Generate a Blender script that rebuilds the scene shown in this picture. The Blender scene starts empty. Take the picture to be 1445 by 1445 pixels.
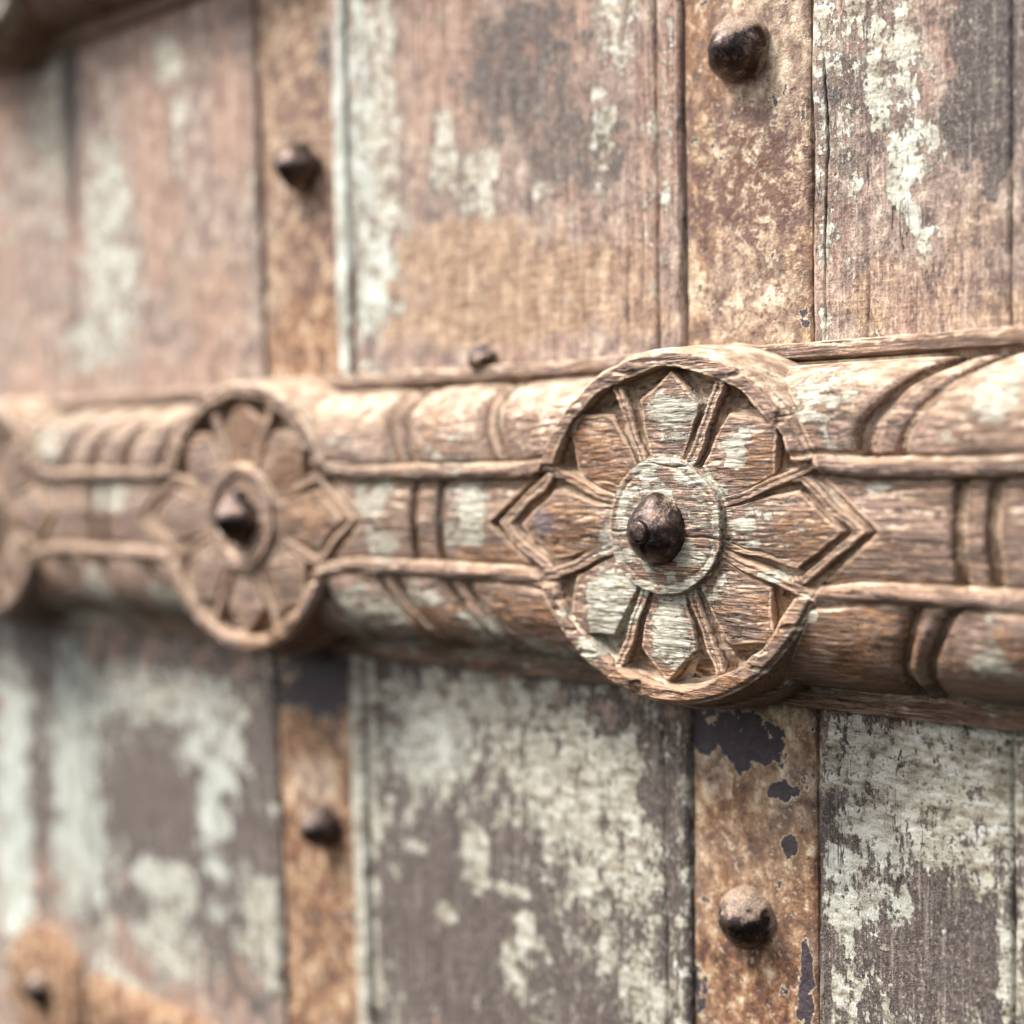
import bpy, math
import numpy as np

# ---------------------------------------------------------------- camera, sky, sun, exposure
scene = bpy.context.scene
coll = scene.collection
scene.view_settings.view_transform = 'Standard'
scene.view_settings.look = 'None'
scene.view_settings.exposure = 1.80
scene.view_settings.gamma = 1.0

from mathutils import Matrix, Vector
cam_data = bpy.data.cameras.new('camera')
camera = bpy.data.objects.new('camera', cam_data)
coll.objects.link(camera)
scene.camera = camera
CAM_AXES = [[0.7130412, -0.0117045, -0.7010245], [0.7010196, 0.0290064, 0.7125519], [-0.0119941, 0.9995107, -0.0288879]]
CAM_POS = [0.31245, -0.41909, 0.01957]
M3 = Matrix(CAM_AXES)           # world axes seen in camera coordinates (right, up, forward)
right = Vector([M3[i][0] for i in range(3)])
up = Vector([M3[i][1] for i in range(3)])
fwd = Vector([M3[i][2] for i in range(3)])
mw = Matrix.Identity(4)
for i in range(3):
    mw[i][0] = right[i]; mw[i][1] = up[i]; mw[i][2] = -fwd[i]; mw[i][3] = CAM_POS[i]
camera.matrix_world = mw
cam_data.sensor_width = 36.0
cam_data.lens = 36.0 * 2246.0 / 1445.0
cam_data.clip_start = 0.01
cam_data.clip_end = 50.0
cam_data.dof.use_dof = True
cam_data.dof.focus_distance = 0.487
cam_data.dof.aperture_fstop = 4.0

SUN_EL = math.radians(54); SUN_AZ = math.radians(-40)      # azimuth measured from the door's outward normal
world = bpy.data.worlds.new('World'); scene.world = world; world.use_nodes = True
wn = world.node_tree.nodes; wl = world.node_tree.links
for n in list(wn): wn.remove(n)
wout = wn.new('ShaderNodeOutputWorld'); wbg = wn.new('ShaderNodeBackground'); wsky = wn.new('ShaderNodeTexSky')
wsky.sky_type = 'NISHITA'; wsky.sun_disc = False
wsky.sun_elevation = SUN_EL
wsky.air_density = 1.0; wsky.dust_density = 4.0; wsky.ozone_density = 1.0
whs = wn.new('ShaderNodeHueSaturation'); whs.inputs['Saturation'].default_value = 0.45
wl.new(wsky.outputs[0], whs.inputs['Color']); wl.new(whs.outputs[0], wbg.inputs[0]); wl.new(wbg.outputs[0], wout.inputs[0])
wbg.inputs[1].default_value = 0.105
sd_ = bpy.data.lights.new('sun', 'SUN'); sun = bpy.data.objects.new('sun', sd_); coll.objects.link(sun)
sd_.energy = 2.5; sd_.angle = math.radians(18); sd_.color = (1.0, 0.975, 0.945)
sdir = Vector((math.sin(SUN_AZ) * math.cos(SUN_EL), -math.cos(SUN_AZ) * math.cos(SUN_EL), math.sin(SUN_EL)))
sun.rotation_euler = sdir.to_track_quat('Z', 'Y').to_euler()
wsky.sun_rotation = math.atan2(sdir.x, sdir.y)

# ---------------------------------------------------------------- noise helpers (millimetres)
def _table(seed):
    r = np.random.RandomState(seed); a = r.rand(256, 256) * 2 * np.pi
    return np.cos(a), np.sin(a)
_T = {}
def n2(x, y, seed=0):
    if seed not in _T: _T[seed] = _table(seed)
    gx, gy = _T[seed]
    xi = np.floor(x).astype(int); yi = np.floor(y).astype(int); fx = x - xi; fy = y - yi
    u = fx * fx * fx * (fx * (fx * 6 - 15) + 10); v = fy * fy * fy * (fy * (fy * 6 - 15) + 10)
    def g(i, j):
        a = (xi + i) & 255; b = (yi + j) & 255
        return gx[a, b] * (fx - i) + gy[a, b] * (fy - j)
    return 1.5 * ((g(0, 0) * (1 - u) + g(1, 0) * u) * (1 - v) + (g(0, 1) * (1 - u) + g(1, 1) * u) * v)
def fbm(x, y, seed=0, octs=3):
    s = 0; a = 1.0
    for k in range(octs):
        s = s + a * n2(x * 2 ** k, y * 2 ** k, seed + k); a *= 0.5
    return s
def sm(t):
    t = np.clip(t, 0, 1); return t * t * (3 - 2 * t)
def blobs(x, z, base, lst, wob=0.18, seed=5):
    c = np.zeros_like(x) + base
    wx = fbm(x * .10, z * .08, seed, 4) * wob * 1.9; wz = fbm(x * .10 + 9, z * .08, seed + 10, 4) * wob * 1.9
    for (bx, bz, rx, rz, val) in lst:
        d = np.sqrt(((x - bx) / rx + wx) ** 2 + ((z - bz) / rz + wz) ** 2)
        w = sm((1.45 - d) / 0.95)
        c = c * (1 - w) + val * w
    return c

# ---------------------------------------------------------------- tagging and mesh helpers
def tag(o, label=None, cat=None, group=None, kind=None):
    if label: o['label'] = label
    if cat: o['category'] = cat
    if group: o['group'] = group
    if kind: o['kind'] = kind
def empty(name, loc=(0, 0, 0)):
    o = bpy.data.objects.new(name, None); o.location = loc; o.empty_display_size = .02; coll.objects.link(o); return o
def link_mesh(name, me, mat, parent=None, loc=(0, 0, 0)):
    o = bpy.data.objects.new(name, me); coll.objects.link(o); me.materials.append(mat)
    o.location = loc
    if parent: o.parent = parent
    return o
def make_mesh(name, co, quads, attrs=None, smooth=True):
    me = bpy.data.meshes.new(name)
    me.vertices.add(len(co)); me.vertices.foreach_set('co', np.ascontiguousarray(co, dtype=np.float32).ravel())
    nf = len(quads); k = quads.shape[1]
    me.loops.add(nf * k); me.loops.foreach_set('vertex_index', np.ascontiguousarray(quads, dtype=np.int32).ravel())
    me.polygons.add(nf)
    me.polygons.foreach_set('loop_start', np.arange(0, nf * k, k, dtype=np.int32))
    me.polygons.foreach_set('loop_total', np.full(nf, k, dtype=np.int32))
    me.polygons.foreach_set('use_smooth', np.full(nf, smooth))
    if attrs:
        for an, av in attrs.items():
            a = me.attributes.new(an, 'FLOAT', 'POINT'); a.data.foreach_set('value', np.ascontiguousarray(av, dtype=np.float32).ravel())
    me.update(calc_edges=True); me.validate()
    return me
def grid_quads(n, m, wrap=False):
    i = np.arange(n - 1)[:, None]; j = np.arange(m if wrap else m - 1)[None, :]
    j2 = (j + 1) % m
    a = i * m + j; b = i * m + j2; c = (i + 1) * m + j2; d = (i + 1) * m + j
    return np.stack([a + 0 * b, d + 0 * a, c, b], -1).reshape(-1, 4)
def split_parts(co, quads, fid, attrs, spec, mat, parent):
    """spec: {region id: (name, label or None, kind or None)}; faces of one region become one part."""
    out = {}
    for rid, (name, label, kind) in spec.items():
        sel = quads[fid == rid]
        if len(sel) == 0: continue
        used, inv = np.unique(sel, return_inverse=True)
        me = make_mesh(name, co[used], inv.reshape(-1, 4), {k: v[used] for k, v in attrs.items()})
        o = link_mesh(name, me, mat, parent)
        if label: o['label'] = label
        if kind: o['kind'] = kind
        out[rid] = o
    return out

# ---------------------------------------------------------------- material helpers
def lin(r, g, b):
    f = lambda c: (c / 255) / 12.92 if c / 255 <= .04045 else (((c / 255) + .055) / 1.055) ** 2.4
    return (f(r), f(g), f(b), 1)
class NT:
    def __init__(s, name):
        s.mat = bpy.data.materials.new(name); s.mat.use_nodes = True
        s.t = s.mat.node_tree; s.t.nodes.clear()
        s.out = s.t.nodes.new('ShaderNodeOutputMaterial'); s.b = s.t.nodes.new('ShaderNodeBsdfPrincipled')
        s.t.links.new(s.b.outputs[0], s.out.inputs[0])
        s.geo = s.t.nodes.new('ShaderNodeNewGeometry'); s.pos = s.geo.outputs['Position']
    def put(s, sock, v):
        if hasattr(v, 'is_linked') or hasattr(v, 'links'): s.t.links.new(v, sock)
        else: sock.default_value = v
    def math(s, op, a, b=None, c=None, clamp=False):
        n = s.t.nodes.new('ShaderNodeMath'); n.operation = op; n.use_clamp = clamp
        s.put(n.inputs[0], a)
        if b is not None: s.put(n.inputs[1], b)
        if c is not None: s.put(n.inputs[2], c)
        return n.outputs[0]
    def vec(s, scale, off=(0, 0, 0), src=None):
        n = s.t.nodes.new('ShaderNodeMapping'); s.put(n.inputs[0], src or s.pos)
        n.inputs['Scale'].default_value = scale; n.inputs['Location'].default_value = off
        return n.outputs[0]
    def warp(s, amt, scale, src=None):
        """position moved by a noise vector: amt metres, scale per metre"""
        n = s.t.nodes.new('ShaderNodeTexNoise'); n.inputs['Scale'].default_value = scale; n.inputs['Detail'].default_value = 3
        s.put(n.inputs['Vector'], src or s.pos)
        a = s.t.nodes.new('ShaderNodeVectorMath'); a.operation = 'SUBTRACT'; s.put(a.inputs[0], n.outputs['Color']); a.inputs[1].default_value = (.5, .5, .5)
        b = s.t.nodes.new('ShaderNodeVectorMath'); b.operation = 'MULTIPLY_ADD'; s.put(b.inputs[0], a.outputs[0]); b.inputs[1].default_value = amt if isinstance(amt, tuple) else (amt,) * 3
        s.put(b.inputs[2], src or s.pos)
        return b.outputs[0]
    def noise(s, v, detail=4, rough=.55, scale=1.0, dist=0.0):
        n = s.t.nodes.new('ShaderNodeTexNoise'); s.put(n.inputs['Vector'], v)
        n.inputs['Scale'].default_value = scale; n.inputs['Detail'].default_value = detail
        n.inputs['Roughness'].default_value = rough; n.inputs['Distortion'].default_value = dist
        return n.outputs['Fac']
    def vor(s, v, feature='F1', rand=1.0):
        n = s.t.nodes.new('ShaderNodeTexVoronoi'); n.feature = feature; s.put(n.inputs['Vector'], v); n.inputs['Scale'].default_value = 1
        n.inputs['Randomness'].default_value = rand
        return n.outputs['Distance']
    def attr(s, name):
        n = s.t.nodes.new('ShaderNodeAttribute'); n.attribute_name = name; return n.outputs['Fac']
    def step(s, v, a, b, c=0.0, d=1.0):
        n = s.t.nodes.new('ShaderNodeMapRange'); n.interpolation_type = 'SMOOTHSTEP'
        s.put(n.inputs[0], v); n.inputs[1].default_value = a; n.inputs[2].default_value = b; n.inputs[3].default_value = c; n.inputs[4].default_value = d
        return n.outputs[0]
    def mix(s, f, a, b, mode='MIX'):
        n = s.t.nodes.new('ShaderNodeMix'); n.data_type = 'RGBA'; n.blend_type = mode
        s.put(n.inputs[0], f); s.put(n.inputs[6], a); s.put(n.inputs[7], b); return n.outputs[2]
    def ramp(s, v, pts):
        n = s.t.nodes.new('ShaderNodeValToRGB'); s.put(n.inputs[0], v); e = n.color_ramp.elements
        e[0].position, e[0].color = pts[0]; e[1].position, e[1].color = pts[-1]
        for p, c in pts[1:-1]: k = e.new(p); k.color = c
        return n.outputs[0]
    def nz(s):
        n = s.t.nodes.new('ShaderNodeSeparateXYZ'); s.put(n.inputs[0], s.geo.outputs['Normal']); return n.outputs[2]
    def bump(s, h, dist, strength=1.0, prev=None):
        n = s.t.nodes.new('ShaderNodeBump'); n.inputs['Strength'].default_value = strength; n.inputs['Distance'].default_value = dist
        s.put(n.inputs['Height'], h)
        if prev is not None: s.put(n.inputs['Normal'], prev)
        return n.outputs[0]
    def fin(s, col, rough, nrm=None, metal=0.0, spec=0.5):
        s.put(s.b.inputs['Base Color'], col); s.put(s.b.inputs['Roughness'], rough)
        s.put(s.b.inputs['Metallic'], metal); s.b.inputs['Specular IOR Level'].default_value = spec
        if nrm is not None: s.put(s.b.inputs['Normal'], nrm)
        return s.mat

# ---------------------------------------------------------------- materials
def carved_wood():
    m = NT('carved_old_wood')
    w = m.warp((.010, .0012, .0012), 45)
    w = m.warp((.002, .0004, .0004), 320, w)
    g = m.noise(m.vec((46, 1050, 1050), src=w), 6, .66)          # long fibres
    g2 = m.noise(m.vec((120, 2200, 2200), (3, 1, 2), src=w), 3, .6)
    big = m.noise(m.vec((22, 30, 30)), 4, .6)
    fine = m.noise(m.vec((900, 900, 900)), 3, .65)
    wood = m.ramp(g, [(.34, lin(42, 28, 20)), (.44, lin(88, 64, 48)), (.54, lin(128, 98, 76)), (.68, lin(168, 138, 112))])
    mauve = m.ramp(g, [(.34, lin(50, 34, 29)), (.45, lin(98, 75, 64)), (.55, lin(136, 109, 94)), (.68, lin(172, 146, 128))])
    col = m.mix(m.step(big, .44, .60), wood, mauve)
    orange = m.ramp(g, [(.34, lin(40, 23, 11)), (.45, lin(94, 60, 32)), (.55, lin(136, 94, 54)), (.68, lin(170, 130, 86))])
    of = m.step(m.math('ADD', m.attr('orange'), m.math('MULTIPLY', m.math('SUBTRACT', big, .5), 1.2)),   .38, .66)
    col = m.mix(of, col, orange)
    col = m.mix(m.step(g2, .46, .36, 0, .45), col, lin(52, 38, 32))
    col = m.mix(m.step(g2, .54, .64, 0, .30), col, lin(206, 178, 154))
    col = m.mix(1.0, col, (.86, .82, .78, 1), 'MULTIPLY')
    # dark stain spots
    st = m.noise(m.vec((260, 500, 500), (7, 7, 7)), 4, .7)
    col = m.mix(m.step(st, .60, .74, 0, .55), col, lin(62, 46, 44))
    dk = m.step(m.math('ADD', m.attr('dark'), m.math('MULTIPLY', m.math('SUBTRACT', st, .5), 1.0)), .5, .62)
    col = m.mix(m.math('MULTIPLY', dk, .8), col, lin(66, 54, 62))
    fz = m.noise(m.vec((16, 210, 210), (5, 5, 5), src=w), 3, .5)
    fd = m.math('ABSOLUTE', m.math('SUBTRACT', fz, .5))
    fis = m.math('MULTIPLY', m.step(fd, .010, .003), m.step(m.noise(m.vec((60, 90, 90))), .50, .60))
    col = m.mix(m.math('MULTIPLY', fis, .85), col, lin(38, 27, 23))
    # dust settled in hollows and on faces that look up
    cav = m.attr('cav')
    dn = m.noise(m.vec((340, 420, 420), (1, 5, 3)), 5, .7)
    dsum = m.math('ADD', m.math('MULTIPLY', cav, -1.1), m.math('MULTIPLY', m.math('SUBTRACT', dn, .5), 1.6))
    dsum = m.math('ADD', dsum, m.math('MULTIPLY', m.math('MAXIMUM', m.nz(), 0.0), .80))
    dsum = m.math('SUBTRACT', dsum, .04)
    df = m.step(dsum, .02, .55)
    dust = m.ramp(m.noise(m.vec((150, 150, 150)), 4, .6), [(.36, lin(128, 104, 84)), (.5, lin(172, 147, 122)), (.64, lin(208, 190, 166))])
    col = m.mix(m.math('MULTIPLY', df, .85), col, dust)
    # worn bright edges
    ef = m.step(m.math('ADD', cav, m.math('MULTIPLY', m.math('SUBTRACT', g, .5), .8)), .35, .9, 0, .5)
    col = m.mix(ef, col, lin(200, 168, 138))
    # paint flakes
    pw = m.warp(.004, 160)
    pn = m.noise(m.vec((130, 190, 190), src=pw), 6, .62)
    ps = m.math('ADD', m.attr('paint'), m.math('MULTIPLY', m.math('SUBTRACT', pn, .5), 2.4))
    ps = m.math('ADD', ps, m.math('MULTIPLY', m.math('SUBTRACT', g, .5), .8))
    pf = m.step(ps, .50, .545)
    rimf = m.math('MULTIPLY', m.step(ps, .46, .50), m.step(ps, .60, .54))
    pcol = m.ramp(m.noise(m.vec((260, 1100, 1100)), 5, .7), [(.32, lin(84, 76, 63)), (.45, lin(132, 126, 109)), (.57, lin(162, 157, 140)), (.70, lin(202, 199, 184))])
    col = m.mix(m.math('MULTIPLY', pf, .92), col, pcol)
    col = m.mix(m.math('MULTIPLY', rimf, .5), col, lin(84, 66, 56))
    gv = m.step(m.noise(m.vec((50, 70, 70), (9, 9, 2)), 3), .40, .62, .45, 1.25)
    gv = m.math('MULTIPLY', gv, m.math('SUBTRACT', 1.0, m.math('MULTIPLY', df, .6)))
    h = m.math('ADD', m.math('MULTIPLY', m.math('MULTIPLY', g, gv), 1.25), m.math('MULTIPLY', g2, .35))
    h = m.math('ADD', h, m.math('MULTIPLY', fine, .22))
    h = m.math('ADD', h, m.math('MULTIPLY', dn, .35))
    h = m.math('MULTIPLY', h, m.math('SUBTRACT', 1.0, m.math('MULTIPLY', pf, .45)))
    h = m.math('ADD', h, m.math('MULTIPLY', pf, .55))
    h = m.math('SUBTRACT', h, m.math('MULTIPLY', fis, .8))
    n = m.bump(h, .0015, .9)
    r = m.math('ADD', m.math('MULTIPLY', df, .3), m.math('MULTIPLY_ADD', g, .5, .18), clamp=True)
    r = m.math('SUBTRACT', r, m.math('MULTIPLY', of, .10))
    return m.fin(col, r, n, spec=.45)

def door_wood():
    m = NT('peeling_door_paint')
    fib = m.noise(m.vec((700, 400, 30), src=m.warp((.0015, .001, .006), 60)), 5, .6)
    cross = m.noise(m.vec((60, 400, 900)), 4, .6)
    big = m.noise(m.vec((26, 26, 14)), 4, .55)
    mid = m.noise(m.vec((120, 120, 90), (4, 4, 4)), 6, .68)
    fine = m.noise(m.vec((1400, 1400, 1400)), 3, .7)
    base = m.ramp(mid, [(.32, lin(80, 65, 60)), (.43, lin(120, 101, 92)), (.53, lin(156, 135, 121)), (.66, lin(200, 182, 163))])
    pink = m.ramp(m.math('ADD', m.math('MULTIPLY', fib, .5), m.math('MULTIPLY', mid, .5)), [(.36, lin(94, 72, 63)), (.46, lin(142, 112, 97)), (.55, lin(172, 142, 123)), (.66, lin(204, 182, 160))])
    col = m.mix(m.step(big, .42, .6), base, pink)
    och = m.ramp(m.math('ADD', m.math('MULTIPLY', cross, .5), m.math('MULTIPLY', mid, .5)), [(.36, lin(96, 72, 56)), (.46, lin(146, 116, 90)), (.55, lin(180, 150, 120)), (.66, lin(210, 188, 160))])
    col = m.mix(m.math('MULTIPLY', m.step(m.math('ADD', m.attr('ochre'), m.math('MULTIPLY', m.math('SUBTRACT', mid, .5), .9)), .3, .75), .85), col, och)
    # dark old coat, finely crazed
    dsp = m.math('ADD', m.attr('dark'), m.math('MULTIPLY', m.math('SUBTRACT', mid, .5), 1.3))
    dsp = m.math('ADD', dsp, m.math('MULTIPLY', m.math('SUBTRACT', fib, .5), .5))
    df = m.step(dsp, .42, .60)
    craz = m.vor(m.vec((1300, 900, 1300), src=m.warp(.0012, 500)), 'DISTANCE_TO_EDGE')
    dcol = m.ramp(m.noise(m.vec((420, 420, 300)), 5, .7), [(.33, lin(26, 22, 23)), (.46, lin(46, 39, 41)), (.57, lin(66, 57, 58)), (.70, lin(116, 103, 96))])
    dcol = m.mix(m.step(craz, .02, .14, .45, 0), dcol, lin(160, 146, 132))
    col = m.mix(m.math('MULTIPLY', df, .94), col, dcol)
    col = m.mix(m.step(fib, .48, .34, 0, .5), col, lin(72, 58, 54))
    col = m.mix(m.step(fib, .55, .68, 0, .35), col, lin(206, 192, 176))
    # scratches of grit
    gr = m.noise(m.vec((900, 900, 500), (2, 9, 4)), 5, .75)
    col = m.mix(m.step(gr, .54, .66, 0, .6), col, lin(204, 188, 168))
    col = m.mix(m.step(gr, .46, .36, 0, .6), col, lin(76, 62, 58))
    # pale paint
    pw = m.warp((.0035, .0035, .006), 150)
    pn = m.noise(m.vec((150, 150, 95), src=pw), 7, .66)
    pn2 = m.noise(m.vec((640, 640, 420), src=pw), 5, .68)
    ps = m.math('ADD', m.attr('paint'), m.math('MULTIPLY', m.math('SUBTRACT', pn, .5), 2.5))
    ps = m.math('ADD', ps, m.math('MULTIPLY', m.math('SUBTRACT', pn2, .5), 1.5))
    ps = m.math('ADD', ps, m.math('MULTIPLY', m.math('SUBTRACT', fib, .5), .7))
    pf = m.step(ps, .52, .57)
    rimf = m.math('MULTIPLY', m.step(ps, .46, .52), m.step(ps, .62, .56))
    pc = m.ramp(m.noise(m.vec((110, 110, 260)), 6, .68), [(.32, lin(102, 90, 74)), (.43, lin(154, 145, 126)), (.54, lin(190, 185, 168)), (.68, lin(220, 219, 208))])
    pit = m.noise(m.vec((520, 520, 460), (8, 3, 1), src=pw), 5, .72)
    pc = m.mix(m.step(pit, .56, .66, 0, .75), pc, lin(78, 66, 58))
    pg = m.ramp(m.noise(m.vec((110, 110, 60)), 5, .6), [(.32, lin(120, 124, 112)), (.45, lin(168, 174, 162)), (.56, lin(198, 205, 195)), (.68, lin(222, 228, 220))])
    pc = m.mix(m.math('MULTIPLY', m.attr('green'), .8), pc, pg)
    pc = m.mix(m.step(pit, .60, .68, 0, .6), pc, lin(88, 76, 68))
    col = m.mix(m.math('MULTIPLY', pf, .93), col, pc)
    col = m.mix(m.math('MULTIPLY', rimf, .45), col, lin(86, 70, 62))
    fz = m.noise(m.vec((190, 190, 11), (5, 5, 5), src=m.warp((.0012, .001, .004), 120)), 3, .5)
    fd = m.math('ABSOLUTE', m.math('SUBTRACT', fz, .5))
    fis = m.math('MULTIPLY', m.step(fd, .007, .002), m.step(m.noise(m.vec((50, 50, 35), (3, 1, 1))), .52, .60))
    col = m.mix(m.math('MULTIPLY', fis, .8), col, lin(40, 30, 27))
    # grime specks
    sp = m.vor(m.vec((230, 230, 170), src=m.warp(.004, 260)))
    col = m.mix(m.step(sp, .16, .06, 0, .6), col, lin(64, 52, 50))
    # hard flakes and cracks given as attributes
    ck = m.attr('crack')
    col = m.mix(m.step(ck, .25, .9, 0, .75), col, lin(48, 38, 36))
    h = m.math('ADD', m.math('MULTIPLY', fib, .5), m.math('MULTIPLY', mid, 1.1))
    h = m.math('ADD', h, m.math('MULTIPLY', cross, .25))
    h = m.math('ADD', h, m.math('MULTIPLY', fine, .14))
    h = m.math('ADD', h, m.math('MULTIPLY', gr, .6))
    h = m.math('SUBTRACT', h, m.math('MULTIPLY', fis, .8))
    h = m.math('SUBTRACT', h, m.math('MULTIPLY', m.step(pit, .56, .66), .35))
    h = m.math('MULTIPLY', h, m.math('SUBTRACT', 1.0, m.math('MULTIPLY', pf, .35)))
    h = m.math('ADD', h, m.math('MULTIPLY', m.step(ps, .50, .60), .55))
    h = m.math('ADD', h, m.math('MULTIPLY', m.step(craz, 0, .12), m.math('MULTIPLY', df, .12)))
    n = m.bump(h, .0017, 1.0)
    r = m.math('SUBTRACT', .80, m.math('MULTIPLY', df, .22))
    return m.fin(col, r, n, spec=.35)

def strap_iron():
    m = NT('rusted_painted_iron')
    mid = m.noise(m.vec((170, 170, 120), src=m.warp(.003, 200)), 6, .72)
    spk = m.noise(m.vec((360, 360, 420), (5, 2, 8), src=m.warp(.0015, 500)), 5, .72)
    big = m.noise(m.vec((40, 40, 30), (1, 1, 6)), 4, .6)
    fine = m.noise(m.vec((1500, 1500, 1500)), 3, .7)
    pale = m.ramp(mid, [(.33, lin(78, 60, 52)), (.43, lin(118, 96, 80)), (.53, lin(158, 136, 114)), (.65, lin(206, 190, 166))])
    rust = m.ramp(mid, [(.34, lin(50, 33, 25)), (.43, lin(88, 58, 40)), (.51, lin(122, 86, 58)), (.58, lin(152, 122, 92)), (.67, lin(200, 180, 152))])
    rs = m.math('ADD', m.attr('rust'), m.math('MULTIPLY', m.math('SUBTRACT', big, .5), .8))
    rs = m.math('ADD', rs, m.math('MULTIPLY', m.math('SUBTRACT', mid, .5), .9))
    col = m.mix(m.step(rs, .30, .75), pale, rust)
    sp = m.step(m.math('ADD', spk, m.math('MULTIPLY', m.attr('spot'), .20)), .60, .68)
    col = m.mix(m.math('MULTIPLY', sp, .85), col, m.ramp(big, [(.4, lin(84, 48, 32)), (.6, lin(84, 62, 60))]))
    col = m.mix(m.step(spk, .42, .34, 0, .5), col, lin(214, 198, 170))
    pw = m.warp((.004, .004, .004), 160)
    dn = m.noise(m.vec((160, 160, 130), (3, 3, 3), src=pw), 6, .6)
    ds = m.math('ADD', m.attr('dark'), m.math('MULTIPLY', m.math('SUBTRACT', dn, .5), 3.2))
    ds = m.math('ADD', ds, m.math('MULTIPLY', m.math('SUBTRACT', spk, .5), .8))
    df = m.step(ds, .52, .56)
    rim = m.math('MULTIPLY', m.step(ds, .40, .48), m.step(ds, .56, .52))
    dcol = m.ramp(spk, [(.35, lin(34, 28, 33)), (.6, lin(56, 47, 52))])
    col = m.mix(m.math('MULTIPLY', rim, .7), col, lin(214, 196, 168))
    col = m.mix(m.math('MULTIPLY', df, .95), col, dcol)
    h = m.math('ADD', m.math('MULTIPLY', mid, 1.0), m.math('MULTIPLY', fine, .2))
    h = m.math('ADD', h, m.math('MULTIPLY', spk, .5))
    h = m.math('SUBTRACT', h, m.math('MULTIPLY', df, .6))
    n = m.bump(h, .0016, 1.0)
    return m.fin(col, m.math('SUBTRACT', .74, m.math('MULTIPLY', df, .25)), n, metal=0.0, spec=.4)

def stud_iron(name, dirt):
    m = NT(name)
    a = m.noise(m.vec((260, 260, 260)), 6, .7)
    b = m.noise(m.vec((1500, 1500, 1500)), 4, .7)
    col = m.ramp(a, [(.35, lin(38, 31, 30)), (.5, lin(62, 52, 48)), (.64, lin(112, 92, 80))])
    ds = m.math('ADD', m.math('MULTIPLY', m.math('MAXIMUM', m.nz(), 0.0), .9), m.math('MULTIPLY', m.math('SUBTRACT', a, .5), 2.8))
    ds = m.math('ADD', ds, m.math('MULTIPLY', m.attr('foot'), .7))
    ds = m.math('SUBTRACT', ds, m.math('MULTIPLY', m.attr('tip'), 1.2))
    df = m.step(ds, .80 - dirt, 1.45 - dirt)
    col = m.mix(m.math('MULTIPLY', df, .85), col, m.ramp(b, [(.36, lin(84, 66, 54)), (.5, lin(128, 106, 88)), (.64, lin(176, 154, 130))]))
    col = m.mix(m.step(b, .62, .70, 0, .6), col, lin(180, 150, 124))
    n = m.bump(m.math('ADD', a, m.math('MULTIPLY', b, .4)), .0007, .7)
    r = m.math('ADD', .26, m.math('MULTIPLY', df, .5))
    met = m.math('SUBTRACT', .85, m.math('MULTIPLY', df, .85))
    return m.fin(col, r, n, metal=met, spec=.6)

M_WOOD = carved_wood(); M_DOOR = door_wood(); M_STRAP = strap_iron()
M_STUD = stud_iron('dark_stud_iron', .05); M_STUD_D = stud_iron('dusty_stud_iron', .78)
_m = NT('dark_backing_wood'); M_BACK = _m.fin(lin(52, 42, 40), .9)

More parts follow.
